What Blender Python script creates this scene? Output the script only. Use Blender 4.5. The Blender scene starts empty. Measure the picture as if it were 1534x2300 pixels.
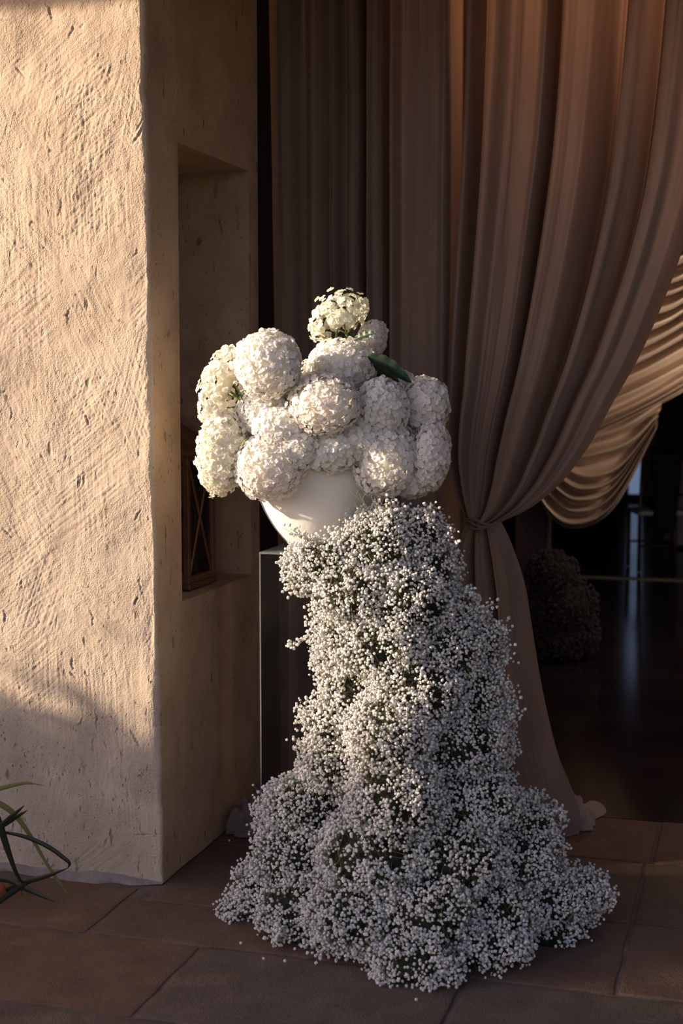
import bpy, math, random
import numpy as np
from mathutils import Vector, Matrix
R = np.random.RandomState(7); random.seed(7)
C = bpy.context.scene.collection
sc = bpy.context.scene

# ------------------------------------------------------------------ camera
# world frame: origin = foot of the plaster corner, X along the front wall, Y into the doorway, Z up (metres)
F = 3230.0; CX, CY = 767.0, 1150.0
CAM = np.array([1.664, -3.856, 1.5])
pitch = math.radians(5.3064); yaw = math.radians(16.0461)
fw = np.array([-math.sin(yaw)*math.cos(pitch), math.cos(yaw)*math.cos(pitch), -math.sin(pitch)])
rt = np.array([math.cos(yaw), math.sin(yaw), 0.0]); up = np.cross(rt, fw)
cd = bpy.data.cameras.new('camera'); cam = bpy.data.objects.new('camera', cd); C.objects.link(cam)
cam.location = CAM; cam.rotation_euler = (math.pi/2-pitch, 0, yaw)
cd.sensor_fit = 'VERTICAL'; cd.sensor_height = 36; cd.lens = F/2300*36
cd.dof.use_dof = True; cd.dof.focus_distance = 4.25; cd.dof.aperture_fstop = 3.2
sc.camera = cam
def at(px, py, ax, c):
    """world point seen at a photo pixel, on the plane axis ax = c"""
    D = fw + rt*(px-CX)/F - up*(py-CY)/F
    return CAM + D*((c-CAM[ax])/D[ax])
def atY(px, py, Y): return at(px, py, 1, Y)

# ------------------------------------------------------------------ light
SUN_EL = math.radians(17.3); SUN_AZ = math.radians(67)      # travel direction measured from +Y towards +X
sv = Vector((math.cos(SUN_EL)*math.sin(SUN_AZ), math.cos(SUN_EL)*math.cos(SUN_AZ), -math.sin(SUN_EL)))
sd = bpy.data.lights.new('sun', 'SUN'); sun = bpy.data.objects.new('sun', sd); C.objects.link(sun)
sun.rotation_euler = sv.to_track_quat('-Z', 'Y').to_euler(); sun.location = (-6, -3, 5)
sd.energy = 9.4; sd.color = (1.0, 0.79, 0.56); sd.angle = math.radians(1.1)
w = bpy.data.worlds.new('world'); sc.world = w; w.use_nodes = True
wn = w.node_tree.nodes; wl = w.node_tree.links
bg = wn['Background']; sky = wn.new('ShaderNodeTexSky')
sky.sky_type = 'NISHITA'; sky.sun_disc = False; sky.sun_elevation = SUN_EL
sky.sun_rotation = math.atan2(-sv.x, -sv.y); sky.dust_density = 1.2; sky.air_density = 1.0
wm = wn.new('ShaderNodeMix'); wm.data_type = 'RGBA'; wm.blend_type = 'MULTIPLY'; wm.inputs[0].default_value = 1
wm.inputs[7].default_value = (1.0, .82, .84, 1)      # warm white balance of the evening picture
wl.new(sky.outputs[0], wm.inputs[6]); wl.new(wm.outputs[2], bg.inputs[0]); bg.inputs[1].default_value = 0.26
sc.view_settings.view_transform = 'Standard'; sc.view_settings.look = 'None'
sc.view_settings.gamma = 1; sc.view_settings.use_curve_mapping = False
sc.view_settings.exposure = 0.1
def lamp(name, loc, energy, col, size=0.1):
    l = bpy.data.lights.new(name, 'POINT'); o = bpy.data.objects.new(name, l); C.objects.link(o)
    o.location = loc; l.energy = energy; l.color = col; l.shadow_soft_size = size
    return o
lamp('interior_lamp_or_fill', (1.10, 1.48, 2.85), 12, (1, .5, .25), .08)        # lamp inside, behind the curtain
lamp('interior_lamp_or_fill', (1.60, 3.9, 1.50), 18, (1, .80, .62), .05)          # lights the far swag

lamp('interior_lamp_or_fill', (1.72, 1.62, .95), 3.5, (1, .66, .42), .05)       # added fill light with no lamp behind it, brightens the curtain skirt
# ------------------------------------------------------------------ helpers
def tag(o, label=None, cat=None, group=None, kind=None):
    for k, v in (('label', label), ('category', cat), ('group', group), ('kind', kind)):
        if v: o[k] = v
    return o
def empty(name, loc=(0, 0, 0)):
    o = bpy.data.objects.new(name, None); C.objects.link(o); o.location = loc; o.empty_display_size = .1
    return o
def mesh(name, V, Fc, mat=None, parent=None, smooth=True):
    V = np.asarray(V, dtype=np.float64).reshape(-1, 3)
    if parent is not None: V = V - np.array(parent_loc(parent))
    me = bpy.data.meshes.new(name)
    if isinstance(Fc, np.ndarray):
        n, k = Fc.shape
        me.vertices.add(len(V)); me.vertices.foreach_set('co', V.ravel())
        me.loops.add(n*k); me.loops.foreach_set('vertex_index', Fc.ravel().astype(np.int32))
        me.polygons.add(n); me.polygons.foreach_set('loop_start', np.arange(0, n*k, k, dtype=np.int32))
        try: me.polygons.foreach_set('loop_total', np.full(n, k, dtype=np.int32))
        except Exception: pass
        me.update(calc_edges=True)
    else:
        me.from_pydata(V.tolist(), [], Fc)
    if smooth: me.polygons.foreach_set('use_smooth', np.ones(len(me.polygons), dtype=bool))
    if mat: me.materials.append(mat)
    o = bpy.data.objects.new(name, me); C.objects.link(o)
    if parent is not None: o.parent = parent
    return o
def parent_loc(p):
    l = Vector((0, 0, 0))
    while p is not None: l = l + p.location; p = p.parent
    return l
def grid_faces(nr, nc, wrap=False):
    i = np.arange(nr-1)[:, None]; j = np.arange(nc if wrap else nc-1)[None, :]
    a = i*nc+j; b = i*nc+(j+1) % nc; c = (i+1)*nc+(j+1) % nc; d = (i+1)*nc+j
    return np.stack([a, b, c, d], -1).reshape(-1, 4)
class MB:
    def __init__(s): s.v = []; s.f = []
    def add(s, V, Fc):
        n = len(s.v); s.v += [tuple(p) for p in V]; s.f += [tuple(n+i for i in f) for f in Fc]; return s
    def box(s, x0, x1, y0, y1, z0, z1):
        V = [(x, y, z) for x in (x0, x1) for y in (y0, y1) for z in (z0, z1)]
        return s.add(V, [(0, 1, 3, 2), (4, 6, 7, 5), (0, 4, 5, 1), (2, 3, 7, 6), (0, 2, 6, 4), (1, 5, 7, 3)])
    def tube(s, pts, r, n=8, caps=True):
        pts = [Vector(p) for p in pts]; rr = r if hasattr(r, '__len__') else [r]*len(pts)
        V = []; Fc = []; prev = None
        for i, p in enumerate(pts):
            t = (pts[min(i+1, len(pts)-1)]-pts[max(i-1, 0)]).normalized()
            a = prev if prev else (Vector((0, 0, 1)) if abs(t.z) < .9 else Vector((1, 0, 0)))
            u_ = (a - t*a.dot(t)).normalized(); prev = u_; v_ = t.cross(u_)
            V += [p+(u_*math.cos(k*2*math.pi/n)+v_*math.sin(k*2*math.pi/n))*rr[i] for k in range(n)]
        for i in range(len(pts)-1):
            for k in range(n):
                Fc.append((i*n+k, i*n+(k+1) % n, (i+1)*n+(k+1) % n, (i+1)*n+k))
        if caps: Fc += [tuple(range(n))[::-1], tuple((len(pts)-1)*n+k for k in range(n))]
        return s.add(V, Fc)
    def build(s, name, mat, parent=None, smooth=False, bevel=0):
        o = mesh(name, s.v, s.f, mat, parent, smooth)
        if bevel:
            m = o.modifiers.new('bevel', 'BEVEL'); m.width = bevel; m.segments = 2; m.limit_method = 'ANGLE'
        return o
def hsh(ix, iy, seed):
    n = (ix.astype(np.int64)*374761393 + iy.astype(np.int64)*668265263 + seed*982451653) & 0x7fffffff
    n = ((n ^ (n >> 13))*1274126177) & 0x7fffffff
    return ((n ^ (n >> 16)) & 0xffff)/65535.0
def vn(x, y, seed=0):
    x = np.asarray(x, float); y = np.asarray(y, float)
    ix = np.floor(x); iy = np.floor(y); fx = x-ix; fy = y-iy
    fx = fx*fx*fx*(fx*(fx*6-15)+10); fy = fy*fy*fy*(fy*(fy*6-15)+10)
    a = hsh(ix, iy, seed); b = hsh(ix+1, iy, seed); c = hsh(ix, iy+1, seed); d = hsh(ix+1, iy+1, seed)
    return (a*(1-fx)+b*fx)*(1-fy)+(c*(1-fx)+d*fx)*fy - .5
def fbm(x, y, o=4, seed=0):
    s = 0; a = 1
    for k in range(o): s = s+a*vn(x*2**k, y*2**k, seed+k*17); a *= .5
    return s
def smooth1(xs, ys, x):
    """smooth (cosine eased) interpolation of control points"""
    xs = np.array(xs, float); ys = np.array(ys, float); x = np.clip(x, xs[0], xs[-1])
    i = np.clip(np.searchsorted(xs, x, side='right')-1, 0, len(xs)-2)
    t = (x-xs[i])/(xs[i+1]-xs[i]); t = (1-np.cos(np.pi*t))/2
    return ys[i]*(1-t)+ys[i+1]*t
def cr(xs, ys, x):
    """Hermite interpolation with finite difference slopes"""
    xs = np.array(xs, float); ys = np.array(ys, float); m = np.gradient(ys, xs)
    x = np.clip(x, xs[0], xs[-1]); i = np.clip(np.searchsorted(xs, x, side='right')-1, 0, len(xs)-2)
    h = xs[i+1]-xs[i]; t = (x-xs[i])/h
    return (2*t**3-3*t**2+1)*ys[i]+(t**3-2*t**2+t)*h*m[i]+(-2*t**3+3*t**2)*ys[i+1]+(t**3-t**2)*h*m[i+1]
def poly(P, t):
    P = np.array(P, float); s = np.linspace(0, 1, len(P)); t = np.asarray(t)
    return np.stack([cr(s, P[:, k], t) for k in range(P.shape[1])], -1)

# ------------------------------------------------------------------ materials
def M(name, col, rough=.8, col2=None, nscale=8, bump=0, bscale=60, metal=0, spec=.5, trans=0, transl=0, ior=1.45, stretch=(1, 1, 1), bump2=None, alpha=None, sheen=0, detail=4):
    m = bpy.data.materials.new(name); m.use_nodes = True; nt = m.node_tree; N = nt.nodes; L = nt.links
    p = N['Principled BSDF']; out = N['Material Output']
    p.inputs['Base Color'].default_value = (*col, 1); p.inputs['Roughness'].default_value = rough
    p.inputs['Metallic'].default_value = metal; p.inputs['Specular IOR Level'].default_value = spec
    p.inputs['IOR'].default_value = ior; p.inputs['Transmission Weight'].default_value = trans
    if sheen: p.inputs['Sheen Weight'].default_value = sheen
    tc = N.new('ShaderNodeTexCoord'); mp = N.new('ShaderNodeMapping'); mp.inputs['Scale'].default_value = stretch
    L.new(tc.outputs['Object'], mp.inputs[0])
    if col2:
        nz = N.new('ShaderNodeTexNoise'); nz.inputs['Scale'].default_value = nscale; nz.inputs['Detail'].default_value = detail; nz.inputs['Roughness'].default_value = .5 if detail < 8 else .72
        L.new(mp.outputs[0], nz.inputs['Vector'])
        rp = N.new('ShaderNodeValToRGB'); rp.color_ramp.elements[0].position = .35; rp.color_ramp.elements[1].position = .68
        rp.color_ramp.elements[0].color = (*col, 1); rp.color_ramp.elements[1].color = (*col2, 1)
        L.new(nz.outputs['Fac'], rp.inputs[0]); L.new(rp.outputs[0], p.inputs['Base Color'])
    if bump:
        nb = N.new('ShaderNodeTexNoise'); nb.inputs['Scale'].default_value = bscale; nb.inputs['Detail'].default_value = 3
        L.new(mp.outputs[0], nb.inputs['Vector'])
        b = N.new('ShaderNodeBump'); b.inputs['Distance'].default_value = bump; b.inputs['Strength'].default_value = 1
        L.new(nb.outputs['Fac'], b.inputs['Height']); L.new(b.outputs[0], p.inputs['Normal'])
        if bump2:
            n2 = N.new('ShaderNodeTexNoise'); n2.inputs['Scale'].default_value = bump2[1]; L.new(mp.outputs[0], n2.inputs['Vector'])
            b2 = N.new('ShaderNodeBump'); b2.inputs['Distance'].default_value = bump2[0]
            L.new(n2.outputs['Fac'], b2.inputs['Height']); L.new(b.outputs[0], b2.inputs['Normal']); L.new(b2.outputs[0], p.inputs['Normal'])
    if transl:
        t = N.new('ShaderNodeBsdfTranslucent'); mx = N.new('ShaderNodeMixShader'); mx.inputs[0].default_value = transl
        if p.inputs['Base Color'].is_linked: L.new(p.inputs['Base Color'].links[0].from_socket, t.inputs[0])
        else: t.inputs[0].default_value = (*col, 1)
        L.new(p.outputs[0], mx.inputs[1]); L.new(t.outputs[0], mx.inputs[2]); L.new(mx.outputs[0], out.inputs[0])
    return m
def plaster(name, c1, c2, grain):
    m = M(name, c1, .95, c2, 5, spec=.12); nt = m.node_tree; N = nt.nodes; L = nt.links; p = N['Principled BSDF']
    tc = N.new('ShaderNodeTexCoord')
    def noise(scale, det=2, st=(1, 1, 1)):
        mp = N.new('ShaderNodeMapping'); mp.inputs['Scale'].default_value = st; L.new(tc.outputs['Object'], mp.inputs[0])
        n = N.new('ShaderNodeTexNoise'); n.inputs['Scale'].default_value = scale; n.inputs['Detail'].default_value = det; L.new(mp.outputs[0], n.inputs['Vector']); return n.outputs['Fac']
    def mth(op, a, b=None, cl=False):
        n = N.new('ShaderNodeMath'); n.operation = op; n.use_clamp = cl
        for k, v in enumerate((a, b)):
            if v is None: continue
            if isinstance(v, (int, float)): n.inputs[k].default_value = v
            else: L.new(v, n.inputs[k])
        return n.outputs[0]
    patch = mth('MULTIPLY', mth('SUBTRACT', noise(7, 3), .36, True), 3.2, True)
    g = mth('MULTIPLY', noise(230, 3), mth('ADD', mth('MULTIPLY', patch, .8), .35))
    # small dark pores, denser in patches and drawn out vertically
    pore = mth('MULTIPLY', mth('SUBTRACT', noise(115, 3, (1, 1, .55)), mth('SUBTRACT', .69, mth('MULTIPLY', patch, .055)), True), 11, True)
    fleck = mth('MULTIPLY', mth('SUBTRACT', noise(34, 4, (1, 1, .35)), .655, True), 12, True)
    pits = mth('MAXIMUM', pore, fleck)
    h = mth('SUBTRACT', mth('MULTIPLY', g, grain), mth('MULTIPLY', pits, .9))
    b = N.new('ShaderNodeBump'); b.inputs['Distance'].default_value = .0042; b.inputs['Strength'].default_value = 1
    L.new(h, b.inputs['Height']); L.new(b.outputs[0], p.inputs['Normal'])
    # dirt held in the pores
    src = p.inputs['Base Color'].links[0].from_socket
    mx = N.new('ShaderNodeMix'); mx.data_type = 'RGBA'; L.new(mth('MULTIPLY', pits, .62), mx.inputs[0]); L.new(src, mx.inputs[6]); mx.inputs[7].default_value = (.10, .065, .045, 1)
    L.new(mx.outputs[2], p.inputs['Base Color']); return m
m_plaster = plaster('plaster', (.44, .36, .285), (.53, .44, .355), .85)
m_plaster_shaded = plaster('plaster_shaded', (.44, .32, .225), (.54, .40, .285), .9)  # same plaster; the reveal's brown shade is put into the colour
m_reveal_in = m_plaster
m_curtain = M('taupe_sheer', (.285, .205, .175), .9, (.35, .255, .22), 2.5, bump=.0006, bscale=500, spec=.15, transl=.35, stretch=(4, 4, .6), sheen=.15)
m_curtain_pale = M('sheer_tail', (.55, .42, .35), .9, (.62, .48, .41), 8, transl=.45, spec=.1)
m_swag = M('champagne_satin', (.52, .40, .31), .36, (.60, .47, .37), 3, transl=.05, spec=.7, metal=.25)
m_bowl = M('white_ceramic', (.80, .785, .77), .55, bump=.0008, bscale=30, stretch=(3, 3, .25), spec=.35)
def clear(name, tint, refl):
    m = bpy.data.materials.new(name); m.use_nodes = True; nt = m.node_tree; N = nt.nodes; L = nt.links; N.remove(N['Principled BSDF'])
    t = N.new('ShaderNodeBsdfTransparent'); t.inputs[0].default_value = (*tint, 1); g = N.new('ShaderNodeBsdfGlossy'); g.inputs['Roughness'].default_value = .03
    f = N.new('ShaderNodeFresnel'); f.inputs[0].default_value = 1.49; k = N.new('ShaderNodeMath'); k.operation = 'MULTIPLY'; k.inputs[1].default_value = refl; k.use_clamp = True
    mx = N.new('ShaderNodeMixShader'); L.new(f.outputs[0], k.inputs[0]); L.new(k.outputs[0], mx.inputs[0]); L.new(t.outputs[0], mx.inputs[1]); L.new(g.outputs[0], mx.inputs[2])
    L.new(mx.outputs[0], N['Material Output'].inputs[0]); return m
m_acryl = clear('clear_acrylic', (.95, .94, .93), .55)
m_unused = M('clear_acrylic', (.93, .95, .95), .04, trans=1, ior=1.3)
m_acryl_edge = M('acrylic_edge', (.80, .84, .86), .12, trans=.85, ior=1.4)
m_glass = clear('lantern_glass', (.93, .95, .94), 1.5)
m_bronze = M('bronze', (.17, .085, .05), .5, (.24, .12, .07), 12, metal=.4)
m_slab = [M('sandstone_rust', (.12, .07, .045), .8, (.18, .11, .072), 7, bump=.003, bscale=45, bump2=(.0028, 190), spec=.3, detail=12),
          M('sandstone_brown', (.105, .066, .045), .8, (.155, .10, .07), 9, bump=.003, bscale=40, bump2=(.0028, 190), spec=.3, detail=12),
          M('sandstone_grey', (.095, .068, .055), .78, (.15, .11, .088), 8, bump=.003, bscale=50, bump2=(.0028, 190), spec=.3, detail=12),
          M('sandstone_dark', (.105, .064, .046), .8, (.155, .098, .072), 6, bump=.003, bscale=42, bump2=(.0028, 190), spec=.3, detail=12)]
m_grout = M('grout', (.10, .07, .058), .95, (.16, .115, .095), 14, bump=.003, bscale=80)
m_dark_floor = M('polished_dark_floor', (.018, .012, .014), .13, (.03, .02, .022), 3, spec=.5)
m_strip = M('pale_floor_strip', (.35, .28, .2), .5)
m_room = M('dark_room_wall', (.045, .035, .04), .9, (.06, .045, .05), 3)
m_pillar = M('mauve_plaster', (.12, .095, .10), .9)
m_petal = [M('petal_white', (.95, .935, .91), .7, (.97, .96, .95), 30, transl=.42, spec=.25),
           M('petal_cream', (.95, .93, .81), .7, (.96, .95, .91), 22, transl=.42, spec=.25),
           M('petal_blush', (.95, .905, .87), .7, (.96, .94, .92), 25, transl=.42, spec=.25),
           M('petal_green', (.88, .90, .74), .7, (.94, .94, .88), 30, transl=.42, spec=.25)]
m_hcore = M('hydrangea_core', (.72, .70, .56), .9, (.84, .81, .68), 60)
m_stem = M('green_stem', (.10, .15, .045), .7, (.17, .21, .07), 30, spec=.3)
m_leaf = M('hydrangea_leaf', (.012, .03, .014), .45, (.02, .045, .02), 40, bump=.0008, bscale=80, transl=.04)
m_gstem = M('fine_stem', (.16, .17, .085), .8, (.24, .23, .12), 12, spec=.1)
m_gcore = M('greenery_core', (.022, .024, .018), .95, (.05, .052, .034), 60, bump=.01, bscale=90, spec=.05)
m_floret = M('floret_white', (.82, .81, .80), .8, transl=.25, spec=.1)
m_blade = M('strap_leaf', (.018, .021, .013), .4, (.03, .034, .018), 6, transl=.25)
m_blade_y = M('yellow_green_leaf', (.22, .21, .07), .5, (.16, .17, .05), 9, transl=.35)  # paler and yellower than the strap leaf
m_red = M('dry_red_leaf', (.26, .06, .03), .7, (.35, .1, .05), 20, transl=.2)
m_hedge = M('hedge_leaf', (.015, .022, .01), .7, (.022, .03, .015), 4, transl=.2)
m_wood = M('dark_chair_wood', (.05, .028, .022), .4, (.08, .04, .03), 10)
m_black = M('black_wool', (.008, .008, .012), .95)
m_linen = M('white_linen', (.45, .45, .50), .9, transl=.1)
m_roof = M('roof_timber', (.12, .08, .05), .8)

# ------------------------------------------------------------------ left wall (front face, corner, reveal with niche)
NY0, NY1, NZ0, NZ1, ND = .175, .80, .825, 2.195, .42
ZT = 3.0
def strip_coords():
    a = np.concatenate([np.linspace(-1.6, -.95, 10)[:-1], np.arange(-.95, -.012, .0029)])   # front face, X
    c = np.linspace(-math.pi/2, 0, 9)[1:-1]
    rev = np.concatenate([np.arange(.014, .87, .0045)])
    rev = rev[(np.abs(rev-NY0) > .003) & (np.abs(rev-NY1) > .003)]
    rev = np.sort(np.concatenate([rev, [NY0, NY1]]))
    return a, c, rev
a_, c_, r_ = strip_coords()
RC = .012
bx_, by_, nx_, ny_, ss_ = [], [], [], [], []
for x in a_: bx_.append(x); by_.append(0); nx_.append(0); ny_.append(-1); ss_.append(x)
for t in c_: bx_.append(-RC+RC*math.cos(t)); by_.append(RC+RC*math.sin(t)); nx_.append(math.cos(t)); ny_.append(math.sin(t)); ss_.append(-.003+.006*(t+math.pi/2)/1.57)
for y in r_: bx_.append(0); by_.append(y); nx_.append(1); ny_.append(0); ss_.append(y)
bx_, by_, nx_, ny_, ss_ = map(np.array, (bx_, by_, nx_, ny_, ss_))
zz = np.concatenate([np.arange(0, NZ0, .0031), [NZ0], np.arange(NZ0+.0015, NZ1, .0031), [NZ1], np.arange(NZ1+.0015, 2.75, .0031), np.linspace(2.76, ZT, 8)])
S, Z = np.meshgrid(ss_, zz); BX, _ = np.meshgrid(bx_, zz); BY, _ = np.meshgrid(by_, zz); NX, _ = np.meshgrid(nx_, zz); NYm, _ = np.meshgrid(ny_, zz)
front = np.clip(-S/.02, 0, 1)
def ridged(s, z, ang, fr, seed):
    c, s_ = math.cos(ang), math.sin(ang); a = s*c+z*s_; b = -s*s_+z*c
    return vn(a*fr, b*fr*.07, seed)
H = fbm(S*3, Z*2.2, 3, 3)*.012 + fbm(S*11, Z*8, 3, 9)*.0042 + fbm(S*45, Z*30, 3, 21)*.0013
# trowel strokes in patches, each patch with its own direction
strk = 0
for k, ang in enumerate((0.05, .45, -.35, .8, -.9)):
    mask = np.clip(vn(S*5+k*7, Z*3.5, 40+k)*3.2, 0, 1)
    strk = strk + mask*ridged(S, Z, ang, 210, 60+k)*.0019
H = H+strk
H += np.clip(vn(S*170, Z*165, 5)-.02, 0, 1)*.0026*(np.clip(vn(S*6, Z*5, 71)+.45, 0.1, 1))    # sandy grain
# gouges and pits
for k in range(590):
    s0 = R.uniform(-.95, -.01) if k < 330 else R.uniform(.02, .86)
    z0 = R.uniform(.05, 2.7); L_ = R.uniform(.003, .009) if k % 5 else R.uniform(.010, .028); W_ = R.uniform(.0012, .0030); ang = R.normal(0, .45)
    dp = R.uniform(.0015, .004) if k % 5 else R.uniform(.004, .008)
    jz = np.where(np.abs(zz-z0) < L_*3)[0]; js = np.where(np.abs(ss_-s0) < L_*3)[0]
    if len(jz) == 0 or len(js) == 0: continue
    sl = np.ix_(jz, js); ds = S[sl]-s0; dz = Z[sl]-z0
    ds = ds+.007*vn(dz*90+k, dz*0, k)+.004*vn(dz*300+k, dz*0, k)
    a = ds*math.cos(ang)+dz*math.sin(ang); b = -ds*math.sin(ang)+dz*math.cos(ang)
    g = np.exp(-(a/W_)**2-(b/L_)**4)*np.clip(.75+1.3*vn(S[sl]*330, Z[sl]*330, k), 0, 1.4)
    H[sl] -= dp*g
    H[sl] += dp*.25*np.exp(-((a+W_*1.7)/(W_*1.3))**2-(b/L_)**4)
H = H*(.5+.5*front)
# the corner line is uneven and leans back slightly
batter = -.027*Z/2.6 + .006*vn(Z*6, Z*0, 91) + .0035*vn(Z*26, Z*0, 92) + .0015*vn(Z*90, Z*0, 93)
batter = batter - .006*np.exp(-((Z-2.32)/.03)**2)
fade_r = np.clip(1-S/.35, 0, 1)*np.clip((S+.08)/.08, 0, 1); 
edge = np.where(S < 0, np.clip((S+.10)/.10, 0, 1), np.clip(1-S/.17, 0, 1))
# niche rim: keep the rim of the opening on its plane
rim = np.clip(np.maximum(np.maximum(NY0-S, S-NY1), np.maximum(NZ0-Z, Z-NZ1))/.03, 0, 1); rim = np.where(S > 0, rim, 1)
H = H*np.where(S > 0, .25+.75*rim, 1)
PX = BX+NX*H+batter*edge+np.where(S < 0, 0, 0); PY = BY+NYm*H; PZ = Z
V = np.stack([PX, PY, PZ], -1).reshape(-1, 3)
G = grid_faces(len(zz), len(ss_))
sc_ = (ss_[:-1]+ss_[1:])/2; zc_ = (zz[:-1]+zz[1:])/2
SC, ZC = np.meshgrid(sc_, zc_)
hole = ((SC > NY0) & (SC < NY1) & (ZC > NZ0) & (ZC < NZ1)).ravel()
wall = mesh('wall_left', V, G[~hole], m_plaster); wall.data.materials.append(m_plaster_shaded)
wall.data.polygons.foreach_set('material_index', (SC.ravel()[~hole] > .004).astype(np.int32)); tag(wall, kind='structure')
# niche box, back and end of the reveal
def sheet(name, o, u_, v_, n1, n2, nrm, amp, mat, parent=None, seed=0):
    o, u_, v_, nrm = map(np.array, (o, u_, v_, nrm))
    a, b = np.meshgrid(np.linspace(0, 1, n1), np.linspace(0, 1, n2))
    lu = np.linalg.norm(u_); lv = np.linalg.norm(v_)
    e = np.minimum(np.minimum(a, 1-a)*lu, np.minimum(b, 1-b)*lv); e = np.clip(e/.02, 0, 1)
    h = (fbm(a*lu*8, b*lv*8, 4, seed)*amp)*e
    P = o+a[..., None]*u_+b[..., None]*v_+h[..., None]*nrm
    return mesh(name, P.reshape(-1, 3), grid_faces(n2, n1), mat, parent)
nd = -ND; bk = -.03
sheet('niche_sill', (.003, NY0, NZ0), (nd, 0, 0), (0, NY1-NY0, 0), 60, 90, (0, 0, 1), .006, m_plaster_shaded, wall, 1)
sheet('niche_soffit', (.0, NY0, NZ1), (nd, 0, 0), (0, NY1-NY0, 0), 60, 90, (0, 0, -1), .008, m_plaster_shaded, wall, 2)
sheet('niche_jamb', (.0, NY1, NZ0), (nd, 0, 0), (0, 0, NZ1-NZ0), 80, 240, (0, -1, 0), .012, m_plaster_shaded, wall, 3)
sheet('niche_jamb', (.0, NY0, NZ0), (nd, 0, 0), (0, 0, NZ1-NZ0), 40, 100, (0, 1, 0), .008, m_plaster_shaded, wall, 4)
sheet('niche_back', (nd, NY0, NZ0), (0, NY1-NY0, 0), (0, 0, NZ1-NZ0), 80, 160, (1, 0, 0), .012, m_plaster_shaded, wall, 5)
MB().box(-1.6, -.004, .868, .90, 0, ZT).build('wall_end', m_plaster, wall)
tagged = MB().box(-7, -1.595, .02, .9, 0, ZT).build('wall_core', m_plaster, wall)
MB().box(-7, -1.59, 0, .03, 0, ZT).build('wall_face', m_plaster, wall)
# mortar fillet where the wall meets the paving
t = np.linspace(-1.5, .0, 260)
prof = [(-.0, .016), (-.008, .014), (-.02, .008), (-.034, .002), (-.038, -.004)]
P = []
for (dy, z) in prof:
    wv = 1+.9*vn(t*14, t*0+dy*50, 33)
    tp_ = np.clip(-t/.12, 0, 1)*.8+.2; P.append(np.stack([t, .004+dy*wv*tp_, z*tp_*(1+.8*vn(t*22, t*0+z*90, 34))], -1))
o = mesh('trim_1', np.array(P).reshape(-1, 3), grid_faces(5, len(t)), M('mortar', (.22, .18, .165), .95, (.30, .25, .23), 12, bump=.004, bscale=60)); tag(o, kind='structure')

# ------------------------------------------------------------------ floors
floor = MB().box(-1.9, 3.4, -3.0, 1.035, -.10, -.0045).build('floor', m_grout); tag(floor, kind='structure')
slabs = [(-1.0, -.30, -1.6, -.855, 1), (-.30, .62, -1.6, -.855, 2), (.62, 1.3, -1.6, -.855, 1), (1.3, 2.2, -1.6, -.855, 2),
         (-1.0, .287, -.855, -.41, 0), (.287, 1.0, -.855, -.41, 2), (1.0, 1.85, -.855, -.41, 2), (1.85, 2.6, -.855, -.41, 1),
         (-1.0, -.05, -.41, -.045, 0), (-.05, .6, -.41, -.136, 1), (.6, 1.371, -.41, .072, 3), (1.371, 2.1, -.41, .072, 3),
         (.0, .6, -.136, .40, 3), (.0, .75, .40, 1.03, 3), (.6, 1.37, .072, .59, 3), (1.37, 2.1, .072, .59, 1), (.75, 1.388, .59, 1.03, 3), (1.388, 2.1, .59, 1.03, 1),
         (-1.0, .5, -2.4, -1.6, 2), (.5, 1.6, -2.4, -1.6, 1), (1.6, 2.6, -2.4, -1.6, 2)]
for k, (x0, x1, y0, y1, mi) in enumerate(slabs):
    g = .006; x0 += g; x1 -= g; y0 += g; y1 -= g
    # outline with uneven edges, then a rounded top
    per = []
    nx = max(6, int((x1-x0)/.03)); ny = max(6, int((y1-y0)/.03))
    for i in range(nx): per.append((x0+(x1-x0)*i/nx, y0))
    for i in range(ny): per.append((x1, y0+(y1-y0)*i/ny))
    for i in range(nx): per.append((x1-(x1-x0)*i/nx, y1))
    for i in range(ny): per.append((x0, y1-(y1-y0)*i/ny))
    per = np.array(per); cx, cy = (x0+x1)/2, (y0+y1)/2
    w1 = .0045*vn(per[:, 0]*17+k, per[:, 1]*17, k); w2 = .0045*vn(per[:, 0]*17, per[:, 1]*17+k, k+50)
    per[:, 0] += w1; per[:, 1] += w2
    ctr = np.array([cx, cy]); hz = R.uniform(-.0015, .002)
    rings = []
    for ins, z in ((0, -.014), (0, -.0035), (.0015, -.0008), (.004, 0.0), (.02, .0003)):
        d = per-ctr; sz = np.array([(x1-x0)/2, (y1-y0)/2]); q = per - np.clip(d/sz, -1, 1)*ins
        rings.append(np.column_stack([q, np.full(len(q), z+hz)]))
    V = np.concatenate(rings+[[[cx, cy, .0006+hz]]]); n = len(per)
    Fc = []
    for r in range(4):
        for i in range(n): Fc.append((r*n+i, r*n+(i+1) % n, (r+1)*n+(i+1) % n, (r+1)*n+i))
    for i in range(n): Fc.append((4*n+i, 4*n+(i+1) % n, 5*n))
    mesh('stone_slab', V, Fc, m_slab[mi], floor)
fl2 = MB().box(-3.2, 4.6, 1.04, 14.2, -.1, -.004).build('interior_floor', m_dark_floor); tag(fl2, kind='structure')
o = MB().box(.3, 4.2, 7.05, 7.13, -.005, .004).build('trim_2', m_strip); tag(o, kind='structure')

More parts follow.
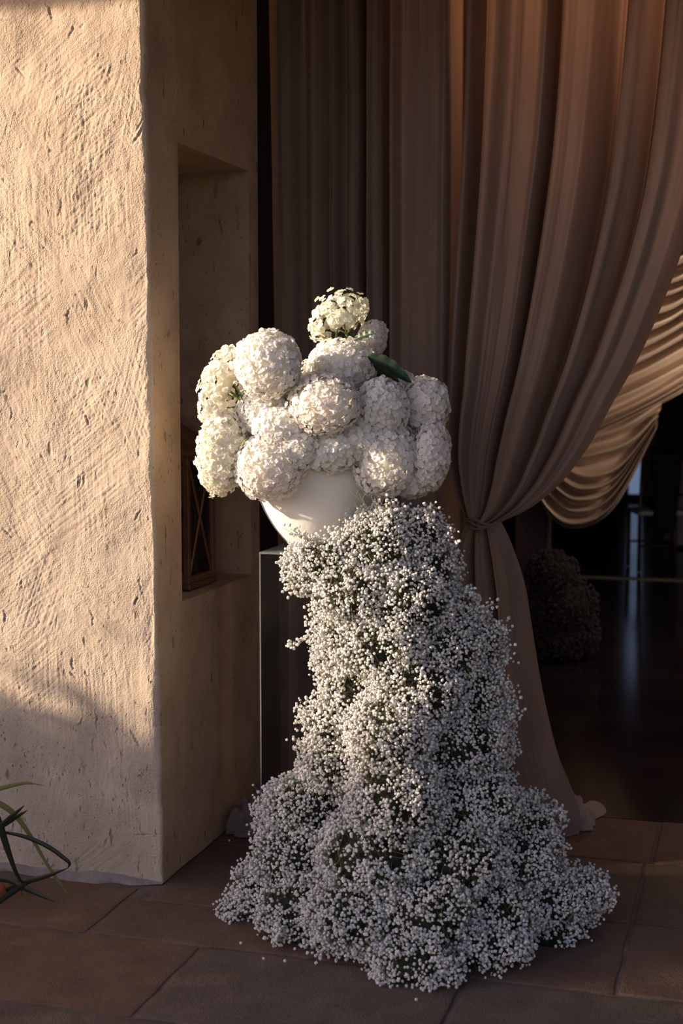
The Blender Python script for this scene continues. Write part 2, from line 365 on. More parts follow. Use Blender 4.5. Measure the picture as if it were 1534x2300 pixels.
# ------------------------------------------------------------------ room shell
def wallbox(name, mat, *b):
    o = MB().box(*b).build(name, mat); tag(o, kind='structure'); return o
wallbox('wall_lintel', m_plaster, -1.6, 4.5, .0, .9, ZT, 3.9)
wallbox('wall_right', m_roof, 4.1, 4.6, .0, .9, 0, ZT)
wallbox('wall_inner_left', m_room, -3.3, -3.2, 1.04, 14.2, -.1, 3.9)
wallbox('wall_inner_right', m_room, 4.6, 4.7, 1.04, 14.2, -.1, 3.9)
wallbox('wall_inner_front', m_room, -3.2, -.35, .91, 1.04, 0, 3.9)
wallbox('wall_back', m_room, -3.2, 4.6, 14.2, 14.3, -.1, 3.9)
wallbox('ceiling', m_room, -3.3, 4.7, .9, 14.3, 3.9, 4.0)
wallbox('wall_partition', m_room, -3.2, .02, 5.0, 5.15, 0, 3.9)
wallbox('pillar', m_pillar, .26, .44, 4.9, 5.2, 0, 3.9)
wallbox('wall_partition_lintel', m_room, .02, 4.6, 5.0, 5.15, 2.6, 3.9)
# eave over the front wall: its shadow edge crosses the top of the plaster
wallbox('roof_eave', m_roof, -5.0, 5.5, -.70, .0, 3.12, 3.2)
wallbox('sky_blocker', m_roof, .15, 1.9, -2.5, -.705, 3.02, 3.2)  # unseen slab added to keep sky light off the reveal and curtain
# glazed far door with daylight in it
md = bpy.data.materials.new('daylight_glass'); md.use_nodes = True
e = md.node_tree.nodes['Principled BSDF']; e.inputs['Emission Color'].default_value = (.45, .62, 1, 1); e.inputs['Emission Strength'].default_value = .24
e.inputs['Base Color'].default_value = (.02, .02, .03, 1)
dr = empty('door_1', (.28, 14.15, 0)); tag(dr, kind='structure')
b = MB()
for k in range(3): b.box(.18, .34, 14.14, 14.16, .08+k*.75, .76+k*.75)
b.build('pane', md, dr)
MB().box(.08, .17, 14.1, 14.2, 0, 2.4).box(.35, .50, 14.1, 14.2, 0, 2.4).box(.08, .5, 14.1, 14.2, 0, .07).build('door_frame', m_wood, dr)

# ------------------------------------------------------------------ curtains
def curtain_sheet(rows, Lpx, Rpx, Yof, prof, amp, nu=700, seed=0, lat=.0, ext=None):
    """rows: photo heights; Lpx/Rpx: edge guides; prof: (u, depth) fold profile; returns points grid"""
    u = np.linspace(0, 1, nu); P = np.zeros((len(rows), nu, 3))
    up_ = np.array([p[0] for p in prof]); dp = np.array([p[1] for p in prof])
    for i, y in enumerate(rows):
        Y = Yof(y); a = atY(Lpx(y), y, Y); b = atY(Rpx(y), y, Y)
        uu = u + .012*vn(u*9, u*0+y/260., seed)*np.sin(np.pi*u)
        d = cr(up_, dp, uu) + .006*vn(u*23, u*0+y/330., seed+1) + .003*vn(u*70, u*0+y/420., seed+2)
        d = d*amp(y)
        x = a[0]+(b[0]-a[0])*u; z = a[2]+(b[2]-a[2])*u
        P[i, :, 0] = x + lat*np.gradient(d)*nu*.01; P[i, :, 1] = Y+d; P[i, :, 2] = z
    return P
# straight panel on the left
cA = empty('straight_curtain', (.35, 1.08, 0))
tag(cA, 'straight hanging taupe sheer curtain behind the hydrangeas, its hem pooled by the wall', 'curtain')
profA = [(0, .02), (.06, -.02), (.11, -.028), (.19, .0), (.22, -.03), (.25, -.055), (.285, -.045), (.315, -.005), (.345, -.028), (.37, .004), (.39, .012), (.43, -.04), (.465, -.045), (.485, -.03), (.495, .07), (.505, .0), (.515, -.04), (.55, -.045), (.58, -.04), (.60, -.03), (.61, .07), (.62, .02), (.63, -.03), (.70, -.05), (.78, -.035), (.86, -.058), (.93, -.05), (.95, .03), (1, .05)]
rowsA = np.concatenate([np.linspace(-130, 1780, 150)])
Lp = lambda y: np.interp(y, [-130, 0, 800, 1400, 1900], [597, 599, 611, 622, 628])
Rp = lambda y: np.interp(y, [-130, 0, 800, 1900], [1062, 1060, 1050, 1040])
PA = curtain_sheet(rowsA, Lp, Rp, lambda y: 1.10, profA, lambda y: 1.35, 620, 3)
# run the last rows onto the floor
mesh('fabric_panel', PA.reshape(-1, 3), grid_faces(PA.shape[0], PA.shape[1]), m_curtain, cA)
# tied-back panel
cB = empty('tied_curtain', (1.0, 1.0, 0))
tag(cB, 'taupe sheer curtain gathered and tied back to the right of the flowers', 'curtain')
yl = [-130, 0, 350, 600, 850, 1060, 1120, 1165]
Lb = lambda y: cr(yl, [1048, 1046, 1034, 1021, 1009, 1010, 1026, 1046], y)
yr = [-130, 0, 200, 400, 561, 709, 804, 904, 1030, 1104, 1150, 1175]
Rb = lambda y: cr(yr, [1655, 1640, 1615, 1580, 1534, 1478, 1435, 1378, 1304, 1240, 1175, 1120], y)
profB = [(0, .03), (.015, -.02), (.05, -.035), (.07, .015), (.085, .02), (.10, -.03), (.2, -.045), (.26, -.03), (.30, -.04), (.352, -.05), (.368, .045), (.385, -.015), (.40, -.05), (.46, -.06), (.52, -.05), (.565, .0), (.60, .055), (.622, .05), (.635, -.02), (.66, -.055), (.70, -.045), (.74, -.01), (.765, .03), (.785, -.03), (.83, -.065), (.88, -.05), (.92, -.062), (.97, -.05), (1, -.01)]
YB = lambda y: cr([-130, 700, 1100, 1175], [1.02, 1.0, .96, .95], y)
rowsB = np.concatenate([np.linspace(-130, 900, 110), np.linspace(906, 1172, 70)])
ampB = lambda y: cr([-130, 800, 1050, 1140, 1175], [1.45, 1.35, 1.0, .5, .30], y)
PB = curtain_sheet(rowsB, Lb, Rb, YB, profB, ampB, 820, 11)
# the gathered cloth rounds off towards the tie
for i, y in enumerate(rowsB):
    k = np.clip((y-950)/225., 0, 1)**2; u = np.linspace(0, 1, PB.shape[1])
    PB[i, :, 1] += -.05*k*np.sin(np.pi*u)
    # heavy folds on the right sweep down and inwards to the tie
    s = np.clip((y-880)/290., 0, 1); PB[i, :, 2] -= .05*s*(1-s)*3*np.clip((u-.55)/.45, 0, 1)*0
mesh('fabric_panel', PB.reshape(-1, 3), grid_faces(PB.shape[0], PB.shape[1]), m_curtain, cB)
# lower skirt of the tied panel
yl2 = [1172, 1200, 1260, 1350, 1500, 1700, 1880]
Lc = lambda y: cr(yl2, [1050, 1036, 1020, 1015, 1000, 980, 960], y)
Rc = lambda y: cr([1172, 1200, 1250, 1300, 1400, 1500, 1600, 1700, 1780, 1830, 1880], [1126, 1140, 1160, 1176, 1194, 1210, 1230, 1256, 1288, 1303, 1300], y)
profC = [(0, .02), (.08, -.03), (.2, -.045), (.27, .0), (.30, .045), (.33, -.02), (.42, -.05), (.52, -.045), (.56, .0), (.585, .035), (.61, -.03), (.68, -.05), (.78, -.055), (.90, -.05), (1, .0)]
YC = lambda y: cr([1172, 1400, 1700, 1880], [.95, .93, .87, .80], y)
rowsC = np.linspace(1172, 1876, 130)
ampC = lambda y: cr([1172, 1220, 1400, 1880], [.35, .5, .9, 1.15], y)
PC = curtain_sheet(rowsC, Lc, Rc, YC, profC, ampC, 420, 31)
for i, y in enumerate(rowsC): PC[i, :, 1] += -.05*np.clip((1260-y)/90., 0, 1)**2*np.sin(np.pi*np.linspace(0, 1, 420))
PC[:, :, 2] = np.maximum(PC[:, :, 2], .006)
mesh('fabric_skirt', PC.reshape(-1, 3), grid_faces(PC.shape[0], PC.shape[1]), m_curtain, cB)
b = MB()
for k in range(3):
    pts = []
    for i in range(25):
        a = 2*math.pi*i/24; c0 = atY(1086, 1168+k*5, .95)
        pts.append((c0[0]+.056*math.cos(a), c0[1]-.01+.062*math.sin(a), c0[2]+.006*math.sin(2*a+k)+.004*math.cos(a*3+k)))
    b.tube(pts, .0045, 8, False)
b.build('tie_cord', m_curtain, cB, True)
def crumple(name, c, size, mat, parent, seed, n=150):
    """a cloth edge dropped in soft folds: a domed sheet with sharp creases radiating and crossing"""
    th, ph = np.meshgrid(np.linspace(0, 2*math.pi, n, endpoint=False), np.linspace(.02, math.pi/2+.2, 70))
    cx_, sy_ = np.cos(th)*np.sin(ph), np.sin(th)*np.sin(ph)
    crease = 0
    for k in range(5):
        a = seed*1.7+k*1.31; q = cx_*math.cos(a)+sy_*math.sin(a)+.55*np.cos(ph)*math.sin(a*2.3)+.25*vn(cx_*2.5+k, sy_*2.5, seed+k)
        crease = crease+(np.abs(((q*(1.1+.35*k)+.37*k) % 1)-.5)*2)**.8*(.5/(1+.35*k))
    r = .62+.75*crease*.75
    x = c[0]+size[0]*r*cx_; y = c[1]+size[1]*r*sy_; z = c[2]+size[2]*r*np.cos(ph)
    z = np.maximum(z, .004)
    return mesh(name, np.stack([x, y, z], -1).reshape(-1, 3), grid_faces(70, n, True), mat, parent)
c = at(552, 1868, 2, 0.0); crumple('hem_pool', (c[0]+.01, c[1]+.02, .0), (.07, .08, .085), m_curtain, cA, 5)
c = at(1290, 1862, 2, 0.0); crumple('hem_pool', (c[0]-.02, c[1]+.03, .0), (.07, .06, .085), m_curtain_pale, cB, 8)
# the sheer tail turned out on the step: a cupped tongue of cloth with a raised rim
uu, vv = np.meshgrid(np.linspace(0, 1, 50), np.linspace(-1, 1, 40))
tp = at(1296, 1852, 2, .0); te = at(1356, 1822, 2, .0)
ax_ = te-tp; px_ = np.array([-ax_[1], ax_[0], 0]); px_ = px_/np.linalg.norm(px_)*.8+np.array([0, 0, .62])
wd = (.020+.018*np.sin(uu*1.9))*np.sqrt(np.clip(1-uu**5, 0, 1))
P = tp+uu[..., None]*ax_+(vv*wd)[..., None]*px_
P[..., 2] += .030-.010*uu+.010*np.sin(uu*9)*np.abs(vv)*(1-uu)
P -= (np.array([.25, -.9, .3])*.012)*(1-vv**4)[..., None]*(1-uu[..., None]**6)*-1.0
P[..., 2] = np.maximum(P[..., 2], .005)
mesh('hem_tail', P.reshape(-1, 3), grid_faces(40, 50), m_curtain_pale, cB)

# far swag in the second doorway
sw = empty('swag_curtain', tuple(atY(1310, 1185, 4.45)))
tag(sw, 'champagne satin swag curtain with hanging loops glowing in the dark room behind', 'curtain')
guides = [[(1330, 440), (1400, 520), (1480, 560), (1560, 540), (1680, 440)],
          [(1330, 560), (1410, 650), (1480, 660), (1560, 630), (1680, 520)],
          [(1310, 700), (1380, 765), (1460, 740), (1534, 705), (1680, 600)],
          [(1250, 800), (1330, 860), (1430, 825), (1534, 770), (1680, 680)],
          [(1210, 870), (1290, 950), (1385, 925), (1534, 848), (1680, 750)],
          [(1190, 910), (1280, 990), (1375, 960), (1534, 880), (1680, 780)]]
gl = [[(1185, 900), (1275, 965), (1350, 950), (1430, 925), (1490, 900)],
      [(1180, 960), (1280, 1046), (1355, 1050), (1413, 1020), (1478, 940)],
      [(1170, 990), (1255, 1100), (1304, 1130), (1375, 1098), (1478, 950)],
      [(1165, 1010), (1228, 1150), (1297, 1187), (1382, 1137), (1476, 962)]]
def swag_part(name, gd, nf, Y, amp, seed):
    nu, nv = 120, nf*18; tt = np.linspace(0, 1, nu)
    curves = np.array([poly(g, tt) for g in gd]); vs = np.linspace(0, 1, len(gd)); v = np.linspace(0, 1, nv)
    P = np.zeros((nv, nu, 3))
    for j in range(nu):
        qx = cr(vs, curves[:, j, 0], v); qy = cr(vs, curves[:, j, 1], v)
        ph = v*nf+.35*vn(v*nf*.7, v*0+j/60., seed)*1.6
        d = np.abs(np.sin(np.pi*ph))**2.2*amp*(.6+.8*(vn(v*nf*.9+3, v*0+j/50., seed+5)+.5)) 
        for i in range(nv): P[i, j] = atY(qx[i], qy[i], Y); P[i, j, 1] -= d[i]
    return mesh(name, P.reshape(-1, 3), grid_faces(nv, nu), m_swag, sw)
swag_part('upper_drape', guides, 12, 4.45, .085, 2)
swag_part('lower_loops', gl, 7, 4.46, .095, 6)

# ------------------------------------------------------------------ pedestal and bowl
PXa, PXb, PYa, PYb, PZt = .275, .575, .105, .385, .993
ped = empty('acrylic_pedestal', ((PXa+PXb)/2, (PYa+PYb)/2, 0))
tag(ped, 'tall clear acrylic pedestal standing on the stone floor under the white bowl', 'pedestal')
T = .006
MB().box(PXa, PXb, PYa, PYa+T, .012, PZt-T).build('side_panel', m_acryl, ped)
MB().box(PXa, PXb, PYb-T, PYb, .012, PZt-T).build('side_panel', m_acryl, ped)
MB().box(PXa, PXa+T, PYa+T+.0005, PYb-T-.0005, .012, PZt-T).build('side_panel', m_acryl, ped)
MB().box(PXb-T, PXb, PYa+T+.0005, PYb-T-.0005, .012, PZt-T).build('side_panel', m_acryl, ped)
MB().box(PXa, PXb, PYa, PYb, PZt-T+.0003, PZt).build('top_panel', m_acryl_edge, ped)
MB().box(PXa, PXb, PYa, PYb, .001, .0115).build('base_panel', m_acryl_edge, ped)
b = MB()
for x in (PXa-.0012, PXb-.0022):
    for y in (PYa-.0012, PYb-.0022): b.box(x, x+.0034, y, y+.0034, .012, PZt)
b.build('corner_edge', m_acryl_edge, ped)
BC = (.427, .232)
bowl_prof = [(.0, .004), (.085, .0), (.095, .004), (.098, .012), (.118, .034), (.145, .068), (.172, .115), (.192, .165), (.202, .21), (.205, .245), (.205, .255), (.199, .257), (.196, .25), (.188, .20), (.165, .12), (.12, .05), (.0, .03)]
def lathe(name, prof, c, z0, mat, parent, n=96, sub=4):
    pr = np.array(prof); s = np.linspace(0, 1, len(pr)); P = poly(pr, np.linspace(0, 1, (len(pr)-1)*sub+1)); P[:, 0] = np.maximum(P[:, 0], 0)
    th = np.linspace(0, 2*math.pi, n, endpoint=False)
    V = np.stack([c[0]+P[:, 0:1]*np.cos(th), c[1]+P[:, 0:1]*np.sin(th), z0+P[:, 1:2]+0*th], -1)
    return mesh(name, V.reshape(-1, 3), grid_faces(len(P), n, True), mat, parent)
bowl = lathe('ceramic_bowl', bowl_prof, BC, PZt+.001, m_bowl, None, 96, 4)
tag(bowl, 'round white ceramic bowl on the clear pedestal, packed with hydrangeas', 'bowl')

# ------------------------------------------------------------------ hydrangeas
def floret_template(n=5, seed=0):
    """four rounded cupped petals, +Z outwards, unit radius"""
    rs = np.random.RandomState(seed); V = []; Fc = []
    for k in range(4):
        ang = k*math.pi/2+rs.normal(0, .12); tilt = rs.uniform(-.15, .35); rl = rs.uniform(.85, 1.1)
        uu, vv = np.meshgrid(np.linspace(-1, 1, 4), np.linspace(0, 1, 4))
        w_ = .62*np.sqrt(np.clip(np.sin(np.pi*np.clip(vv*.86+.10, 0, 1)), 0, 1))
        x = .04+vv*rl; y = uu*w_*rl; z = .16*uu**2*w_ + tilt*vv + .18*vv*(1-vv)*2 + rs.normal(0, .085, uu.shape)
        X = x*math.cos(ang)-y*math.sin(ang); Yy = x*math.sin(ang)+y*math.cos(ang)
        b0 = len(V); V += list(np.stack([X, Yy, z], -1).reshape(-1, 3)); Fc += [tuple(b0+i for i in f) for f in grid_faces(4, 4)]
    # little centre
    b0 = len(V); V += [np.array(p) for p in [(.08, 0, .1), (0, .08, .1), (-.08, 0, .1), (0, -.08, .1), (0, 0, .2)]]
    Fc += [(b0, b0+1, b0+4, b0+4), (b0+1, b0+2, b0+4, b0+4), (b0+2, b0+3, b0+4, b0+4), (b0+3, b0, b0+4, b0+4)]
    return np.array(V), [f if len(set(f)) == 4 else f[:3] for f in Fc]
TPL = [floret_template(seed=s) for s in range(6)]
TPLF = []
for Vt, Ft in TPL:
    T_ = []
    for f in Ft:
        if len(f) == 4: T_ += [(f[0], f[1], f[2]), (f[0], f[2], f[3])]
        else: T_.append(f)
    TPLF.append(np.array(T_))
def sphere_pts(n, rs):
    i = np.arange(n)+.5; ph = np.arccos(1-2*i/n); th = math.pi*(1+5**.5)*i
    P = np.stack([np.sin(ph)*np.cos(th), np.sin(ph)*np.sin(th), np.cos(ph)], -1)
    P += rs.normal(0, .05, P.shape); return P/np.linalg.norm(P, axis=1)[:, None]
def frames(N, rs):
    a = rs.normal(size=N.shape); u_ = np.cross(a, N); u_ /= np.linalg.norm(u_, axis=1)[:, None]; return u_, np.cross(N, u_)
def leaf_mesh(name, P0, P1, nrm, wid, mat, parent, fold=.25, curl=.15, n=14):
    P0, P1, nrm = map(lambda q: np.array(q, float), (P0, P1, nrm)); ax = P1-P0; L = np.linalg.norm(ax); ax /= L
    nrm = nrm-ax*nrm.dot(ax); nrm /= np.linalg.norm(nrm); sd_ = np.cross(ax, nrm)
    t, s = np.meshgrid(np.linspace(0, 1, n*2), np.linspace(-1, 1, 9))
    w_ = wid*np.sin(np.pi*np.clip(t, 0.01, 1)**.8)**.75*(1+.06*np.abs(((t*14) % 1)-.5)*np.abs(s))
    Q = P0+(t*L)[..., None]*ax+(s*w_)[..., None]*sd_+((np.abs(s)*w_*fold)-curl*L*t*t+.004*np.sin(t*26)*np.abs(s)*.4)[..., None]*nrm
    return mesh(name, Q.reshape(-1, 3), grid_faces(9, n*2), mat, parent)
BOWLC = np.array([BC[0], BC[1], PZt+.15])
# (name bits) px, py, Y, rx, ry in photo px, tilt, florets, petal material, loose, label
HY = [
 (759, 716, .18, 66, 50, -.6, 80, 3, 1, 'loose green-tinged white hydrangea head standing highest above the bouquet'),
 (834, 765, .24, 32, 46, .3, 90, 2, 0, 'shaded hydrangea head half hidden behind the small leaf below the topmost bloom'),
 (603, 817, -.05, 72, 74, 0, 250, 0, 0, 'round sunlit white hydrangea head, upper left of the bouquet'),
 (503, 868, .0, 44, 88, .35, 150, 1, 1, 'loose yellowish hydrangea head at the back left, stems showing'),
 (503, 1014, -.01, 56, 92, .12, 290, 1, 0, 'large cream hydrangea head at the far left, beside the wall niche'),
 (594, 925, .02, 62, 54, 0, 200, 0, 0, 'sunlit hydrangea head directly under the round upper left one'),
 (729, 908, -.03, 76, 66, 0, 230, 2, 0, 'warm white hydrangea head in the middle of the bouquet'),
 (768, 822, .14, 76, 58, 0, 240, 0, 0, 'broad white hydrangea head just below the topmost loose one'),
 (690, 846, .16, 28, 34, 0, 70, 2, 0, 'small pinkish hydrangea head tucked left of the broad upper one'),
 (858, 918, .07, 62, 66, 0, 220, 0, 0, 'shaded hydrangea head right of the middle one, above the lower right head'),
 (953, 908, .16, 54, 62, -.2, 210, 2, 0, 'hydrangea head at the upper right edge of the bouquet'),
 (968, 1022, .12, 42, 76, .1, 200, 2, 0, 'hydrangea head at the lower right edge of the bouquet'),
 (866, 1030, .09, 76, 84, .1, 290, 0, 0, 'large cool white hydrangea head hanging over the right side of the bowl'),
 (744, 1008, .03, 66, 54, 0, 160, 0, 0, 'hydrangea head lying on the bowl rim in the centre'),
 (606, 1050, -.03, 76, 72, 0, 270, 2, 0, 'large hydrangea head hanging over the left rim of the bowl, half in shade'),
 (628, 962, -.03, 60, 46, 0, 150, 0, 0, 'bright hydrangea head between the middle one and the large far left one'),
 (892, 858, .24, 38, 26, 0, 80, 2, 0, 'dim hydrangea head under the big dark leaf'),
 (586, 786, .16, 40, 34, 0, 90, 2, 0, 'shadowed hydrangea head behind the round upper left one'),
 (922, 1078, .13, 46, 40, 0, 110, 2, 0, 'small hydrangea head low on the right, under the edge heads'),
 (668, 1004, -.02, 48, 52, 0, 110, 0, 0, 'small hydrangea head wedged above the left rim of the bowl'),
 (815, 985, .05, 54, 50, 0, 110, 0, 0, 'hydrangea head recessed between the centre and right rim heads'),
 (660, 890, .08, 50, 50, 0, 120, 1, 0, 'hydrangea head set back left of the middle one'),
]
florets_single = None
hy_objs = []
for k, (px, py, Y, rx, ry, tl, nf, mi, loose, lab) in enumerate(HY):
    rs = np.random.RandomState(100+k); c = atY(px, py, Y)
    dist = (c-CAM) @ fw; sx = rx*dist/F; sz = ry*dist/F; sy = (sx+sz)/2*.95
    root = empty('hydrangea_head', tuple(c)); tag(root, lab, 'flower', 'white hydrangea heads in the bowl'); hy_objs.append(root)
    nf = int(nf*(2.6 if not loose else 2.1)); N = sphere_pts(nf, rs)
    fs = .0088 if not loose else .0122; sx *= 1.05; sy *= 1.05; sz *= 1.05
    rad = np.array([sx-fs*.35, sy-fs*.35, sz-fs*.35])
    lump = 1+.09*vn(N[:, 0]*2.2+k, N[:, 2]*2.2+k*3, 7)+rs.normal(0, .035 if not loose else .08, nf)
    Q = N*rad*lump[:, None]
    ct, st = math.cos(tl), math.sin(tl); Rm = np.array([[ct, 0, st], [0, 1, 0], [-st, 0, ct]]); Q = Q @ Rm.T
    nn = (N/rad); nn /= np.linalg.norm(nn, axis=1)[:, None]; nn = nn @ Rm.T
    nn = nn+rs.normal(0, .24, nn.shape); nn /= np.linalg.norm(nn, axis=1)[:, None]
    # keep clear of the bowl wall
    if loose and k == 0:
        # gap in the lower right, where the stem comes out
        keep = ~((Q[:, 0] > -.015) & (Q[:, 2] < -.022)); Q, nn = Q[keep], nn[keep]
    if loose and k == 3:
        keep = ~((Q[:, 0] > .005) & (Q[:, 2] < .03) & (rs.rand(len(Q)) < .75)); Q, nn = Q[keep], nn[keep]
    u_, v_ = frames(nn, rs)
    Vs, Fs, off = [], [], 0
    for i in range(len(Q)):
        Vt, _ = TPL[i % 6]; s = fs*rs.uniform(.8, 1.2)
        Vs.append(c+Q[i]+s*(Vt[:, 0:1]*u_[i]+Vt[:, 1:2]*v_[i]+Vt[:, 2:3]*nn[i]))
        Fs.append(TPLF[i % 6]+off); off += len(Vt)
    if k == 0:
        for i in range(len(Q)): mesh('floret', Vs[i], TPLF[i % 6], m_petal[mi], root)
    else:
        o = mesh('florets', np.concatenate(Vs), np.concatenate(Fs), m_petal[mi], root); o['kind'] = 'stuff'
    # green-white heart of the head
    th, ph = np.meshgrid(np.linspace(0, 2*math.pi, 24, endpoint=False), np.linspace(0, math.pi, 13))
    q = np.stack([np.sin(ph)*np.cos(th)*rad[0], np.sin(ph)*np.sin(th)*rad[1], np.cos(ph)*rad[2]], -1).reshape(-1, 3)*(.86 if not loose else .4)
    q = q*(1+.06*vn(q[:, 0:1]*60, q[:, 2:3]*60, k)); q = q @ Rm.T + c
    mesh('branchlets', q, grid_faces(13, 24, True), m_hcore, root)
    # stem down into the bowl
    b0 = np.array([BC[0]+(c[0]-BC[0])*.25, BC[1]+(c[1]-BC[1])*.25, PZt+.12])
    mid = c*.45+b0*.55+np.array([(BC[0]-c[0])*.25, .04, .04])
    pts = poly([c, mid, b0], np.linspace(0, 1, 9))
    MB().tube([Vector(p) for p in pts], .0035, 7).build('stem', m_stem, root, True)
# leaves belong to the heads they grow from
h1 = hy_objs[1]; h16 = hy_objs[16]
Lf = atY
leaf_mesh('leaf', Lf(794, 764, .10), Lf(842, 744, .08), (-.1, -.8, .55), .013, m_leaf, h1, .3, .08)
leaf_mesh('leaf', Lf(826, 800, .06), Lf(926, 848, .05), (.2, -.75, .6), .024, m_leaf, h16, .35, .18)
leaf_mesh('leaf', Lf(838, 814, .09), Lf(900, 862, .09), (.25, -.7, .4), .018, m_leaf, h16, .3, .1)
leaf_mesh('leaf', Lf(842, 848, .19), Lf(876, 820, .19), (0, -.8, .6), .012, m_leaf, h16, .3, .1)
leaf_mesh('leaf', Lf(648, 868, -.0), Lf(668, 838, .02), (-.3, -.8, .2), .008, m_leaf, hy_objs[2], .3, .1)
leaf_mesh('leaf', Lf(540, 1002, -.11), Lf(552, 985, -.12), (-.3, -.8, .2), .004, m_stem, hy_objs[4], .3, .1)
b = MB()
for q in ([(778, 750), (775, 738), (771, 722)], [(778, 752), (790, 735), (806, 722)], [(778, 750), (766, 742), (752, 738)]):
    b.tube([Vector(Lf(x, y, .18)) for x, y in q], .0028, 7)
b.tube([Vector(Lf(778, 750, .18)), Vector(Lf(786, 775, .19)), Vector(Lf(780, 830, .2))], .0042, 7)
b.build('branching_stem', m_stem, hy_objs[0], True)
b = MB()
for q in ([(548, 905), (530, 893), (512, 886)], [(550, 912), (528, 914), (508, 916)], [(546, 900), (538, 880), (526, 862)]):
    b.tube([Vector(Lf(x, y, -.01)) for x, y in q], .0024, 7)
b.build('branching_stem', m_stem, hy_objs[3], True)

# ------------------------------------------------------------------ gypsophila cascade
def floret_source(name):
    rs = np.random.RandomState(5)
    import bmesh
    bm = bmesh.new(); bmesh.ops.create_icosphere(bm, subdivisions=2, radius=1)
    for v in bm.verts:
        n = v.co.normalized(); r = 1+.22*math.sin(n.x*9+n.y*4)*math.sin(n.y*8+n.z*5)+rs.normal(0, .07)
        v.co = n*r; v.co.z *= .8
    me = bpy.data.meshes.new(name); bm.to_mesh(me); bm.free(); me.materials.append(m_floret)
    return bpy.data.objects.new(name, me)
FSRC = floret_source('floret_source')
def instancer(name, P, scale, parent, src):
    me = bpy.data.meshes.new(name); P = P-np.array(parent_loc(parent))
    me.vertices.add(len(P)); me.vertices.foreach_set('co', P.ravel())
    a = me.attributes.new('scl', 'FLOAT', 'POINT'); a.data.foreach_set('value', scale.astype(np.float32))
    r = me.attributes.new('rot', 'FLOAT_VECTOR', 'POINT'); r.data.foreach_set('vector', R.uniform(0, 6.28, (len(P), 3)).astype(np.float32).ravel())
    me.materials.append(m_floret)
    o = bpy.data.objects.new(name, me); C.objects.link(o); o.parent = parent; o['kind'] = 'stuff'
    ng = bpy.data.node_groups.new(name, 'GeometryNodeTree')
    ng.interface.new_socket('Geometry', in_out='INPUT', socket_type='NodeSocketGeometry')
    ng.interface.new_socket('Geometry', in_out='OUTPUT', socket_type='NodeSocketGeometry')
    n = ng.nodes; l = ng.links
    gi = n.new('NodeGroupInput'); go = n.new('NodeGroupOutput'); ip = n.new('GeometryNodeInstanceOnPoints')
    oi = n.new('GeometryNodeObjectInfo'); oi.inputs['Object'].default_value = src; oi.inputs['As Instance'].default_value = True
    na = n.new('GeometryNodeInputNamedAttribute'); na.data_type = 'FLOAT'; na.inputs['Name'].default_value = 'scl'
    nr = n.new('GeometryNodeInputNamedAttribute'); nr.data_type = 'FLOAT_VECTOR'; nr.inputs['Name'].default_value = 'rot'
    l.new(gi.outputs[0], ip.inputs['Points']); l.new(oi.outputs['Geometry'], ip.inputs['Instance'])
    l.new(na.outputs[0], ip.inputs['Scale']); l.new(nr.outputs[0], ip.inputs['Rotation']); l.new(ip.outputs[0], go.inputs[0])
    md_ = o.modifiers.new('florets', 'NODES'); md_.node_group = ng
    return o
def prisms(A, B, ra, rb):
    """many thin three sided sticks as one vertex/face array"""
    D = B-A; L = np.linalg.norm(D, axis=1)[:, None]+1e-9; D = D/L
    a = np.where(np.abs(D[:, 2:3]) < .9, [[0, 0, 1.]], [[1., 0, 0]]); u_ = np.cross(D, a); u_ /= np.linalg.norm(u_, axis=1)[:, None]; v_ = np.cross(D, u_)
    n = len(A); V = np.zeros((n, 6, 3))
    for k in range(3):
        o_ = u_*math.cos(k*2.094)+v_*math.sin(k*2.094); V[:, k] = A+o_*ra; V[:, k+3] = B+o_*rb
    f = np.array([(0, 1, 4, 3), (1, 2, 5, 4), (2, 0, 3, 5)]); Fc = (np.arange(n)[:, None, None]*6+f[None]).reshape(-1, 4)
    return V.reshape(-1, 3), Fc
